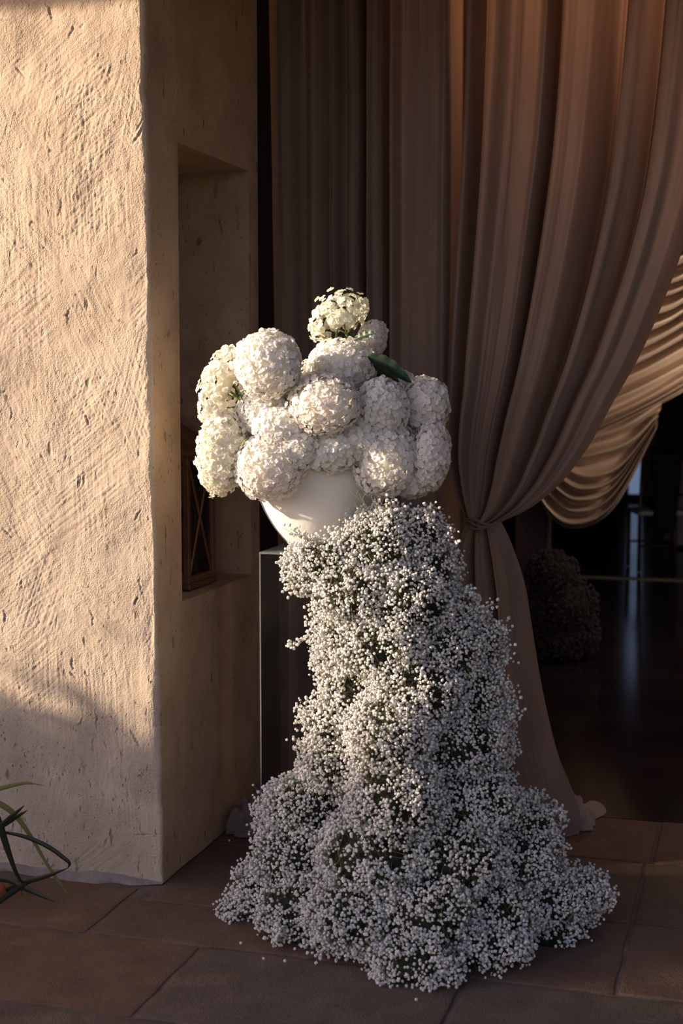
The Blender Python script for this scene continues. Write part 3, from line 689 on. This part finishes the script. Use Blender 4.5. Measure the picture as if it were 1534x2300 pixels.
# ellipsoids (px, py, Y, radius px x, radius px y, depth radius m)
GB = [(840, 1235, .02, 110, 80, .13), (735, 1262, -.02, 85, 66, .11), (935, 1215, .10, 72, 78, .12), (690, 1275, -.02, 50, 60, .08), (860, 1180, .04, 75, 42, .08),
      (960, 1290, .08, 75, 85, .13), (800, 1330, -.05, 100, 85, .14), (905, 1360, .0, 125, 110, .16), (1010, 1400, .10, 80, 90, .14),
      (765, 1430, -.03, 62, 66, .10), (860, 1450, -.06, 115, 85, .15), (990, 1470, .03, 110, 95, .15), (1065, 1450, .12, 72, 75, .11), (740, 1480, -.02, 40, 40, .07),
      (795, 1550, -.05, 90, 70, .12), (930, 1560, -.10, 115, 95, .15), (1055, 1560, .04, 88, 80, .13), (745, 1620, -.06, 68, 68, .10), (1085, 1620, .12, 65, 60, .1),
      (880, 1650, -.18, 110, 105, .16), (1020, 1670, -.04, 120, 90, .15), (760, 1710, -.08, 92, 72, .12), (1090, 1690, .08, 70, 75, .11),
      (690, 1810, -.06, 108, 68, .14), (890, 1790, -.22, 125, 110, .16), (1050, 1800, -.06, 125, 95, .17), (1180, 1845, .06, 88, 60, .12), (625, 1830, .0, 55, 62, .08),
      (680, 1920, -.12, 120, 90, .15), (840, 1920, -.27, 140, 95, .16), (1010, 1930, -.18, 140, 95, .18), (1160, 1930, -.02, 115, 80, .16), 
      (590, 2000, -.12, 75, 65, .10), (540, 2052, -.17, 55, 42, .07), (670, 2040, -.24, 105, 80, .12), (800, 2050, -.34, 120, 95, .14), (950, 2060, -.32, 130, 100, .16),
      (1100, 2050, -.18, 120, 85, .15), (1220, 2020, -.03, 110, 75, .14), (1310, 2010, .03, 66, 52, .10), (1240, 2110, -.08, 90, 55, .12), (930, 2160, -.44, 115, 62, .10),
      (1090, 2115, -.28, 110, 55, .12), (890, 2195, -.47, 60, 30, .05), (990, 2190, -.45, 60, 35, .05), (690, 2100, -.30, 80, 35, .06)]
E_c, E_r = [], []
for (px, py, Y, rx, ry, rd) in GB:
    c = atY(px, py, Y); dist = (c-CAM) @ fw; E_c.append(c); E_r.append([rx*dist/F, rd, ry*dist/F])
E_c = np.array(E_c); E_r = np.array(E_r)
def field(P, sh=0.0):
    """signed-ish distance into the union: <0 inside"""
    d = np.full(len(P), 9.0)
    for c, r in zip(E_c, E_r):
        q = (P-c)/(r-sh); k = np.linalg.norm(q, axis=1); d = np.minimum(d, (k-1)*np.min(r))
    return d
gy = empty('gypsophila_cascade', (.75, -.1, 0))
tag(gy, "long cascade of white baby's breath tumbling from the bowl down to the stone floor", 'flowers')
rs = np.random.RandomState(77)
area = np.array([r[0]*r[2]+r[0]*r[1]+r[1]*r[2] for r in E_r]); cnt = (area/area.sum()*13500).astype(int)
SP, SN = [], []
for c, r, n in zip(E_c, E_r, cnt):
    d = rs.normal(size=(n, 3)); d /= np.linalg.norm(d, axis=1)[:, None]
    lump = 1+.16*vn(d[:, 0]*3+c[0]*40, d[:, 2]*3+c[2]*30, 3)
    p = c+d*r*(lump*rs.uniform(.84, 1.0, n))[:, None]; nn = d/r; nn /= np.linalg.norm(nn, axis=1)[:, None]
    SP.append(p); SN.append(nn)
SP = np.concatenate(SP); SN = np.concatenate(SN)
keep = (field(SP) > -.035) & (SP[:, 2] > .012)
# drop what faces away from every viewpoint in front, and what would sit in the pedestal, the bowl or the curtain
keep &= ~((SP[:, 0] > PXa-.005) & (SP[:, 0] < PXb+.005) & (SP[:, 1] > PYa-.015) & (SP[:, 1] < PYb+.005) & (SP[:, 2] < PZt+.01))
rb = np.interp(SP[:, 2]-PZt, [0, .034, .068, .115, .165, .25], [.10, .125, .15, .178, .198, .21])
inb = (np.hypot(SP[:, 0]-BC[0], SP[:, 1]-BC[1]) < rb+.012) & (SP[:, 2] > PZt)
keep &= ~inb
SP, SN = SP[keep], SN[keep]
dens = vn(SP[:, 0]*22, SP[:, 2]*22+SP[:, 1]*17, 55)+.5
k2 = rs.rand(len(SP)) < (.6+.6*dens); SP, SN = SP[k2], SN[k2]
# every spray: a small fan of branchlets with florets at the tips
FP, FS, SA, SB, SR = [], [], [], [], []
for i in range(len(SP)):
    n = rs.randint(5, 11); base = SP[i]-SN[i]*rs.uniform(.02, .04)
    dirn = SN[i]+np.array([0, -.1, .12])+rs.normal(0, .25, 3); dirn /= np.linalg.norm(dirn)
    fan = rs.normal(0, .55, (n, 3)); dd = dirn+fan; dd /= np.linalg.norm(dd, axis=1)[:, None]
    ln = rs.uniform(.014, .040, n)
    node = base+dirn*rs.uniform(.006, .014)
    tips = node+dd*ln[:, None]
    FP.append(tips); FS.append(np.where(rs.rand(n) < .14, rs.uniform(.0014, .0022, n), rs.uniform(.0028, .0047, n)))
    SA.append(np.repeat(node[None], n, 0)); SB.append(tips); SR.append(np.full(n, .00038))
    SA.append(base[None]); SB.append(node[None]); SR.append([.0006])
# looser sprays breaking the outline
def wisp(p0, p1, n, spread):
    p0 = np.array(p0); p1 = np.array(p1); t = rs.uniform(.25, 1, n); q = p0+(p1-p0)*t[:, None]
    tip = q+rs.normal(0, spread, (n, 3))
    tip[:, 2] = np.maximum(tip[:, 2], .006)
    SA.append(q-(p1-p0)*.08); SB.append(tip); SR.append(np.full(n, .0004)); FP.append(tip); FS.append(rs.uniform(.003, .0052, n))
    ts = np.linspace(0, 1, 7); qq = p0+(p1-p0)*ts[:, None]; SA.append(qq[:-1]); SB.append(qq[1:]); SR.append(np.full(6, .0007))
W_ = [(730, 1420, 650, 1446, -.06), (700, 1330, 648, 1322, -.05), (670, 1250, 632, 1262, -.05), (720, 1400, 690, 1385, -.06), (1090, 1420, 1135, 1402, .05), (1090, 1600, 1165, 1590, .04),
      (1100, 1650, 1160, 1630, .04), (1090, 1680, 1165, 1680, .03), (1180, 1840, 1275, 1822, .0), (1120, 1790, 1210, 1800, .0), (960, 1190, 972, 1130, .04), (980, 1230, 1018, 1192, .05),
      (1030, 1330, 1070, 1330, .05), (640, 1830, 578, 1775, -.06), (640, 1800, 600, 1780, -.06), (760, 1770, 700, 1770, -.12), (720, 1640, 672, 1600, -.1), (720, 1700, 665, 1660, -.1),
      (600, 1960, 545, 1935, -.15), (560, 2050, 488, 2080, -.22), (1320, 1990, 1375, 2015, .0), (1310, 2050, 1350, 2080, .0), (1250, 2130, 1310, 2165, -.08), (980, 2190, 960, 2235, -.5),
      (880, 2190, 840, 2222, -.5), (1200, 1950, 1290, 1950, .05), (860, 1180, 880, 1120, -.02), (700, 1220, 650, 1190, -.08), (1080, 1500, 1150, 1480, .05), (1050, 1380, 1110, 1360, .05),
      (1130, 1640, 1160, 1560, .05), (640, 2080, 610, 2135, -.38), (1150, 2120, 1180, 2180, -.25), (760, 2110, 700, 2140, -.4)]
for (x0, y0, x1, y1, Y) in W_:
    for j in range(3):
        a = atY(x0, y0, Y); b2 = atY(x1+rs.normal(0, 7), y1+rs.normal(0, 7), Y+rs.normal(0, .02)); a[2] = max(a[2], .012); b2[2] = max(b2[2], .012)
        wisp(a, b2, rs.randint(10, 18), .010)
FP = np.concatenate(FP); FS = np.concatenate(FS)
FP[:, 2] = np.maximum(FP[:, 2], FS*.8+.001)
instancer('florets', FP, FS, gy, FSRC)
A_ = np.concatenate(SA); B_ = np.concatenate(SB); rr = np.concatenate([np.asarray(q) for q in SR])[:, None]
A_[:, 2] = np.maximum(A_[:, 2], .002)
# longer inner stems running down the cascade
n = 5200; i0 = rs.randint(0, len(SP), n); L0 = rs.uniform(.04, .11, n)
st = SP[i0]-SN[i0]*rs.uniform(.01, .05, n)[:, None]; dv = rs.normal(0, .5, (n, 3))+np.array([.1, -.15, -.8])*np.sign(rs.normal(size=n))[:, None]; dv /= np.linalg.norm(dv, axis=1)[:, None]
en = st+dv*L0[:, None]; okk = (field(en) < .01) & (en[:, 2] > .004)
A_ = np.concatenate([A_, st[okk]]); B_ = np.concatenate([B_, en[okk]]); rr = np.concatenate([rr, np.full((okk.sum(), 1), .0008)])
Vp, Fp = prisms(A_, B_, rr, rr*.8)
o = mesh('stems', Vp, Fp, m_gstem, gy, False); o['kind'] = 'stuff'
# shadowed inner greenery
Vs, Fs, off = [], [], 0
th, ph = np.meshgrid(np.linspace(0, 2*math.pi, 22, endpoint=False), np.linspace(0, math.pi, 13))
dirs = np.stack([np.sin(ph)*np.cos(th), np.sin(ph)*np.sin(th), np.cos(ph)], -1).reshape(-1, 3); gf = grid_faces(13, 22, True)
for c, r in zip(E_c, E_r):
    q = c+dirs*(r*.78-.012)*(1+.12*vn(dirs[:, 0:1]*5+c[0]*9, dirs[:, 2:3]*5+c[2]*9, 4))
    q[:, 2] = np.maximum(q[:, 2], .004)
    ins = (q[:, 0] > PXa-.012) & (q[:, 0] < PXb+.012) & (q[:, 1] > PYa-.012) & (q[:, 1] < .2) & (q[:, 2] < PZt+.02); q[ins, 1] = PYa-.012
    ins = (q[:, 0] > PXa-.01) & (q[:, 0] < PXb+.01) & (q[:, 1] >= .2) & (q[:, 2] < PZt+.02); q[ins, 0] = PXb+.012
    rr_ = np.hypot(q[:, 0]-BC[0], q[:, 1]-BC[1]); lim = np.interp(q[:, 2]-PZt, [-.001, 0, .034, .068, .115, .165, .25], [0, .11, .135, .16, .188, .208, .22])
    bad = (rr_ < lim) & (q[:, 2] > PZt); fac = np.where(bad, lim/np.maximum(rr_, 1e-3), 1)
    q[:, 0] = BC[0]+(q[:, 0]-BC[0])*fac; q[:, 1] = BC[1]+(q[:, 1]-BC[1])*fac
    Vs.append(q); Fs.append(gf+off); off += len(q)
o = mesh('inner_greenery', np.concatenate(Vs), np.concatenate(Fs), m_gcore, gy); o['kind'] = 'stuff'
# dry twigs in front of the bowl
b = MB()
def twig(pts, Y, r=.0009): b.tube([Vector(atY(x, y, Y)) for x, y in pts], r, 5)
for q in ([(770, 1150), (787, 1140), (795, 1122), (806, 1146)], [(787, 1140), (780, 1152)], [(795, 1132), (812, 1150), (800, 1165)], [(808, 1110), (820, 1140), (838, 1165)], [(785, 1100), (800, 1115), (812, 1128)], [(800, 1112), (806, 1100)], [(820, 1135), (815, 1118), (822, 1108)], [(830, 1150), (838, 1128), (834, 1112)], [(838, 1165), (850, 1135), (848, 1118)]):
    twig(q, -.06)
b.build('bare_twigs', m_gstem, gy)
# fallen florets: a few on the paving
FL = [(527, 1871, 'beside the pooled curtain hem, touching the plaster wall'), (515, 1888, 'in front of the pooled curtain hem by the wall'),
      (1125, 2196, 'alone on the paving to the right of the frontmost sprays'), (935, 2245, 'just below the frontmost tip of the cascade'),
      (592, 2153, 'alone on the paving left of the frontmost sprays'), (702, 2140, 'close under the lower left edge of the cascade'),
      (541, 2118, 'nearest below the far left tip of the cascade'), (640, 2158, 'between the left tip and the front of the cascade')]
for (x, y, pl2) in FL:
    p = at(x, y, 2, .004); me = FSRC.data
    o = bpy.data.objects.new('fallen_floret', me); C.objects.link(o); o.location = p; o.scale = (.0042,)*3; o.rotation_euler = R.uniform(0, 3, 3)
    tag(o, 'tiny white floret fallen '+pl2, 'flower', 'fallen florets on the paving')

# ------------------------------------------------------------------ dark arrangement in the room
g2 = empty('dark_arrangement', tuple(at(1262, 1478, 2, 0.)))
tag(g2, "unlit mound of baby's breath on the dark floor inside, behind the tied curtain", 'flowers')
cc = [(1262, 1440, 3.85, 78, 60, .2), (1270, 1360, 3.85, 75, 70, .2), (1240, 1290, 3.85, 60, 55, .16), (1215, 1380, 3.85, 45, 70, .15), (1310, 1420, 3.85, 38, 50, .12)]
P2, Vs, Fs, off = [], [], [], 0
for (px, py, Y, rx, ry, rd) in cc:
    c = atY(px, py, Y); dist = (c-CAM) @ fw; r = np.array([rx*dist/F, rd, ry*dist/F])
    d = rs.normal(size=(900, 3)); d /= np.linalg.norm(d, axis=1)[:, None]; P2.append(c+d*r*rs.uniform(.85, 1.05, 900)[:, None])
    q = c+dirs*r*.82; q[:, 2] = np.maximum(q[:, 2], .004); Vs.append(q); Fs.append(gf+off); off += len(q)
P2 = np.concatenate(P2); P2 = P2[P2[:, 2] > .01]
m_floret_shaded = M('floret_shaded', (.05, .04, .045), .9)  # white floret with the room's gloom put into a dark colour
me2 = FSRC.data.copy(); me2.materials.clear(); me2.materials.append(m_floret_shaded); FS2 = bpy.data.objects.new('floret_source_b', me2)
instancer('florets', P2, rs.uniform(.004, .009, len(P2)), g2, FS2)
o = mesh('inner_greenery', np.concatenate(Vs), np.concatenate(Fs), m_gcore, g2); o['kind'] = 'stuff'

# ------------------------------------------------------------------ lantern in the niche
LX1, LX0, LY0, LY1 = -.052, -.285, .36, .59
LZ = NZ0+.004; LB, LT = LZ+.018, LZ+.43
lan = empty('bronze_lantern', ((LX0+LX1)/2, (LY0+LY1)/2, LZ))
tag(lan, 'bronze framed glass lantern with crossed bars standing in the wall niche', 'lantern')
MB().box(LX0-.003, LX1+.003, LY0-.003, LY1+.003, LZ, LZ+.018).build('base', m_bronze, lan, bevel=.003)
for x in (LX0, LX1-.02):
    for y in (LY0, LY1-.02): MB().box(x, x+.02, y, y+.02, LB, LT).build('post', m_bronze, lan, bevel=.002)
b = MB()
for (x0, x1, y0, y1) in ((LX0+.02, LX1-.02, LY0+.002, LY0+.016), (LX0+.02, LX1-.02, LY1-.016, LY1-.002), (LX0+.002, LX0+.016, LY0+.02, LY1-.02), (LX1-.016, LX1-.002, LY0+.02, LY1-.02)):
    MB().box(x0, x1, y0, y1, LB, LB+.022).build('rail', m_bronze, lan, bevel=.002)
    MB().box(x0, x1, y0, y1, LT-.022, LT).build('rail', m_bronze, lan, bevel=.002)
def brace(P, Q): MB().tube([P, Q], .005, 6).build('cross_bar', m_bronze, lan)
zb, zt_ = LB+.02, LT-.02; zm = (zb+zt_)/2; xm = (LX0+LX1)/2; ym = (LY0+LY1)/2
for y in (LY0+.008, LY1-.008):
    brace((LX1-.02, y, zb), (LX0+.02, y, zt_)); brace((LX0+.02, y-.0, zb), (LX1-.02, y, zt_))
for x in (LX1-.008, LX0+.008):
    brace((x, LY0+.02, zb), (x, LY1-.02, zt_)); brace((x, LY1-.02, zb), (x, LY0+.02, zt_))
for bx in ((LX0+.02, LX1-.02, LY0+.010, LY0+.013), (LX0+.02, LX1-.02, LY1-.013, LY1-.010), (LX0+.010, LX0+.013, LY0+.02, LY1-.02), (LX1-.013, LX1-.010, LY0+.02, LY1-.02)):
    MB().box(*bx, LB+.02, LT-.02).build('pane', m_glass, lan)
a = .13; V = []
for (s, z) in ((1.08, LT), (1.08, LT+.014), (.25, LT+.095), (.25, LT+.11)):
    V += [(xm-a*s, ym-a*s, z), (xm+a*s, ym-a*s, z), (xm+a*s, ym+a*s, z), (xm-a*s, ym+a*s, z)]
Fc = [(3, 2, 1, 0), (12, 13, 14, 15)]+[(r*4+i, r*4+(i+1) % 4, (r+1)*4+(i+1) % 4, (r+1)*4+i) for r in range(3) for i in range(4)]
MB().add(V, Fc).build('roof', m_bronze, lan)
MB().tube([(xm+.035*math.cos(t_), ym, LT+.135+.035*math.sin(t_)) for t_ in np.linspace(0, 2*math.pi, 21)], .004, 6, False).build('ring_handle', m_bronze, lan, True)
MB().tube([(xm, ym, LB), (xm, ym, LB+.001), (xm, ym, LB+.15)], [.0, .035, .035], 20).build('candle', M('wax', (.55, .48, .38), .5, transl=.2), lan, True)

# ------------------------------------------------------------------ strap-leaved plant by the wall
pl_ = empty('strap_leaf_plant', (-.66, -.20, 0)); tag(pl_, 'strap-leaved plant with bent green blades at the foot of the sunlit wall', 'plant')
def blade(pts, Y0, Y1, w, mat, name='blade'):
    n = 26; Q = poly(pts, np.linspace(0, 1, n)); V = []
    W3 = np.array([atY(q[0], q[1], Y0+(Y1-Y0)*i/(n-1)) for i, q in enumerate(Q)]); W3[:, 2] = np.maximum(W3[:, 2], .006)
    T_ = np.gradient(W3, axis=0); T_ /= np.linalg.norm(T_, axis=1)[:, None]
    sd_ = np.cross(T_, -fw); sd_ /= np.linalg.norm(sd_, axis=1)[:, None]; nn = np.cross(sd_, T_)
    ws = 1.5*np.interp(np.linspace(0, 1, n), np.linspace(0, 1, len(w)), w)[:, None]
    P = np.stack([W3-sd_*ws, W3-sd_*ws*.5+nn*ws*.25, W3+nn*ws*.35, W3+sd_*ws*.5+nn*ws*.25, W3+sd_*ws], 1)
    return mesh(name, P.reshape(-1, 3), grid_faces(n, 5), mat, pl_)
blade([(-60, 1800), (-20, 1778), (20, 1766), (56, 1759), (80, 1761), (101, 1765)], -.30, -.28, [.004, .005, .004, .003, .001, .0004], m_blade_y)
blade([(-50, 1790), (0, 1806), (35, 1832), (70, 1880), (100, 1932), (128, 1975), (158, 2016)], -.26, -.20, [.006, .006, .0055, .004, .003, .0035, .0004], m_blade_y)
blade([(12, 1870), (55, 1879), (105, 1900), (145, 1928), (156, 1940), (152, 1950)], -.28, -.26, [.0025, .004, .0045, .004, .003, .0006], m_blade)
blade([(152, 1950), (110, 1966), (60, 1980), (20, 1995), (-30, 2010)], -.26, -.24, [.0006, .004, .006, .007, .006], m_blade)
blade([(-20, 1800), (2, 1860), (16, 1905), (32, 1950), (46, 1980)], -.31, -.26, [.006, .007, .006, .004, .003], m_blade)
blade([(0, 1856), (22, 1836), (40, 1822), (55, 1809)], -.31, -.33, [.004, .004, .003, .0005], m_blade)
blade([(2, 1858), (25, 1842), (45, 1830), (62, 1820)], -.31, -.30, [.004, .005, .003, .0005], m_blade)
blade([(-30, 1975), (18, 1976), (50, 1992), (90, 2010), (124, 2026)], -.25, -.28, [.006, .006, .006, .004, .0004], m_blade)
blade([(60, 1986), (30, 2002), (0, 2024), (-30, 2045)], -.26, -.36, [.004, .006, .005, .001], m_blade)
blade([(46, 1985), (48, 2000), (50, 2016)], -.26, -.26, [.001, .0008, .0003], m_blade)
blade([(-30, 1990), (0, 1972), (22, 1974), (40, 1985)], -.22, -.24, [.003, .004, .003, .001], m_blade)
blade([(-40, 2040), (-12, 2010), (4, 1995), (10, 1990)], -.3, -.28, [.012, .016, .014, .004], m_red, 'dead_leaf')
for k in range(14):      # the rest of the clump, just outside the picture
    a = k*2.4; L = R.uniform(.2, .45); q = [(-.72, -.22, .0), (-.72+math.cos(a)*L*.3, -.24+math.sin(a)*L*.15-.03, L*.8), (-.74+math.cos(a)*L*.55, -.26+math.sin(a)*L*.3-.06, L*.75)]
    if q[2][0] > -.62: continue
    P = poly(q, np.linspace(0, 1, 10)); s_ = np.array([-math.sin(a), math.cos(a), 0])*.008
    w_ = np.sqrt(np.sin(np.linspace(.3, 3.1, 10)))[:, None]
    mesh('blade', np.stack([P-s_*w_, P+s_*w_], 1).reshape(-1, 3), grid_faces(10, 2), m_blade, pl_)

# ------------------------------------------------------------------ chairs and table deep in the room
def chair(x, y, rz, lab):
    t_ = empty('dining_chair', (0, 0, 0)); tag(t_, lab, 'chair', 'chairs in the dark room')
    MB().box(-.2, .2, -.2, .2, .44, .475).build('seat', m_linen, t_, bevel=.01)
    for sx in (-.185, .185):
        MB().tube([(sx, -.185, 0), (sx, -.185, .44)], .015, 8).build('leg', m_wood, t_, True)
        MB().tube([(sx, .185, 0), (sx, .185, .45), (sx*.95, .22, .92)], .015, 8).build('leg', m_wood, t_, True)
    for z, yy in ((.6, .195), (.9, .218)): MB().tube([(-.18, yy, z), (0, yy+.02, z+.012), (.18, yy, z)], .013, 8).build('back_rail', m_wood, t_, True)
    for sx in (-.1, -.03, .04, .11): MB().tube([(sx, .2, .6), (sx, .225, .9)], .008, 6).build('spindle', m_wood, t_, True)
    for yy in (-.185, .185): MB().tube([(-.185, yy, .2), (.185, yy, .2)], .009, 6).build('stretcher', m_wood, t_, True)
    t_.location = (x, y, 0); t_.rotation_euler = (0, 0, rz); return t_
p = at(1462, 1290, 2, 0.); chair(p[0]+.02, p[1]+.35, math.pi+.3, 'dark wooden chair with a black jacket over its back')
p2 = at(1530, 1300, 2, 0.); chair(p2[0]+.42, p2[1]+.5, math.pi-.1, 'dark wooden chair at the right edge of the picture')
# black jacket over the first chair's back
q0 = np.array([p[0]+.02, p[1]+.35]); th, zc = np.meshgrid(np.linspace(0, 2*math.pi, 40, endpoint=False), np.linspace(0, 1, 24))
wj = .13-.05*zc; ww = wj*(1+.12*vn(th*3, zc*3, 3)); dj = .06*(1+.5*vn(th*4, zc*4, 8))
X = ww*np.sign(np.cos(th))*np.abs(np.cos(th))**.7; Yj = dj*np.sin(th)-.23; Zj = .96-.62*zc+.03*np.cos(th*2)
Xr = q0[0]+X*math.cos(math.pi+.3)-(-Yj)*math.sin(math.pi+.3); Yr = q0[1]+X*math.sin(math.pi+.3)+(-Yj)*math.cos(math.pi+.3)
top = np.concatenate([np.stack([Xr, Yr, Zj], -1).reshape(-1, 3), [[Xr[0].mean(), Yr[0].mean(), .975]]])
Fc = [tuple(f) for f in grid_faces(24, 40, True)]+[(i, (i+1) % 40, 24*40) for i in range(40)]
o = mesh('black_jacket', top, Fc, m_black); tag(o, 'black jacket hung over the back of a chair in the dark room', 'jacket')
tb = empty('banquet_table', (1.72, 9.6, 0)); tag(tb, 'table under a pale cloth far back in the dark room', 'table')
th = np.linspace(0, 2*math.pi, 90, endpoint=False); rows = []
for s, z in ((0, .76), (.6, .76), (.75, .755), (.77, .73), (.79, .4), (.82, .02)):
    fr = 1+(.04*np.sin(th*14) if z < .7 else 0); rows.append(np.stack([1.72+s*fr*np.cos(th), 9.6+s*fr*np.sin(th), np.full(90, z)], -1))
mesh('tablecloth', np.array(rows).reshape(-1, 3), grid_faces(6, 90, True), m_linen, tb)
MB().box(1.67, 1.77, 9.55, 9.65, 0, .74).build('leg', m_wood, tb)

# ------------------------------------------------------------------ hedge outside, left of the picture: shades the foot of the wall and the paving
hg = empty('unseen_hedge', (-3.1, -1.9, 0)); tag(hg, 'leafy garden hedge out of frame on the left, shading the paving', 'hedge')
rs = np.random.RandomState(9); n = 26000
X = rs.uniform(-3.5, -2.7, n); Yh = rs.uniform(-5.0, -.25, n)
topz = np.interp(Yh, [-5, -1.62, -1.28, -1.08, -.5], [1.62, 1.55, 1.36, 1.26, 1.18])+.34*fbm(Yh*4.2, X*2, 3, 8)
zf = 1-rs.rand(n)**1.6*.5 - .0
Zh = topz*np.where(rs.rand(n) < .6, rs.uniform(.5, 1, n), rs.uniform(0, 1, n))+rs.exponential(.05, n)
a = rs.normal(size=(n, 3)); a /= np.linalg.norm(a, axis=1)[:, None]; u_, v_ = frames(a, rs); c = np.stack([X, Yh, Zh], -1); s = rs.uniform(.025, .05, (n, 1))
V = np.stack([c-u_*s, c-v_*s*.5, c+u_*s, c+v_*s*.5], 1).reshape(-1, 3)
o = mesh('foliage', V, np.arange(n*4).reshape(-1, 4), m_hedge, hg, False); o['kind'] = 'stuff'
b = MB()
for k in range(16): b.tube([(-3.1+rs.normal(0, .08), -.5-k*.28, 0), (-3.1+rs.normal(0, .1), -.5-k*.28+rs.normal(0, .06), 1.2)], .012, 6)
b.build('stems', m_stem, hg)
hr = empty('unseen_hedge', (5.6, -2.6, 0)); tag(hr, 'tall dark leaf screen added out of frame on the right to cut side light', 'hedge')  # added foliage, never in view: dims the reveal from the right
n = 30000; c = np.stack([rs.uniform(5.2, 6.0, n), rs.uniform(-6, -.1, n), rs.uniform(0, 3.6, n)], -1)
a = rs.normal(size=(n, 3)); a /= np.linalg.norm(a, axis=1)[:, None]; u_, v_ = frames(a, rs); s = rs.uniform(.04, .08, (n, 1))
o = mesh('foliage', np.stack([c-u_*s, c-v_*s*.5, c+u_*s, c+v_*s*.5], 1).reshape(-1, 3), np.arange(n*4).reshape(-1, 4), m_hedge, hr, False); o['kind'] = 'stuff'
gd = MB().box(-14, -1.9, -14, 3, -.1, -.02).box(-1.9, 14, -14, -3.0, -.1, -.02).box(3.4, 14, -3, 3, -.1, -.02).build('ground', M('garden_soil', (.05, .04, .03), .95, (.04, .045, .03), 3)); tag(gd, kind='structure')
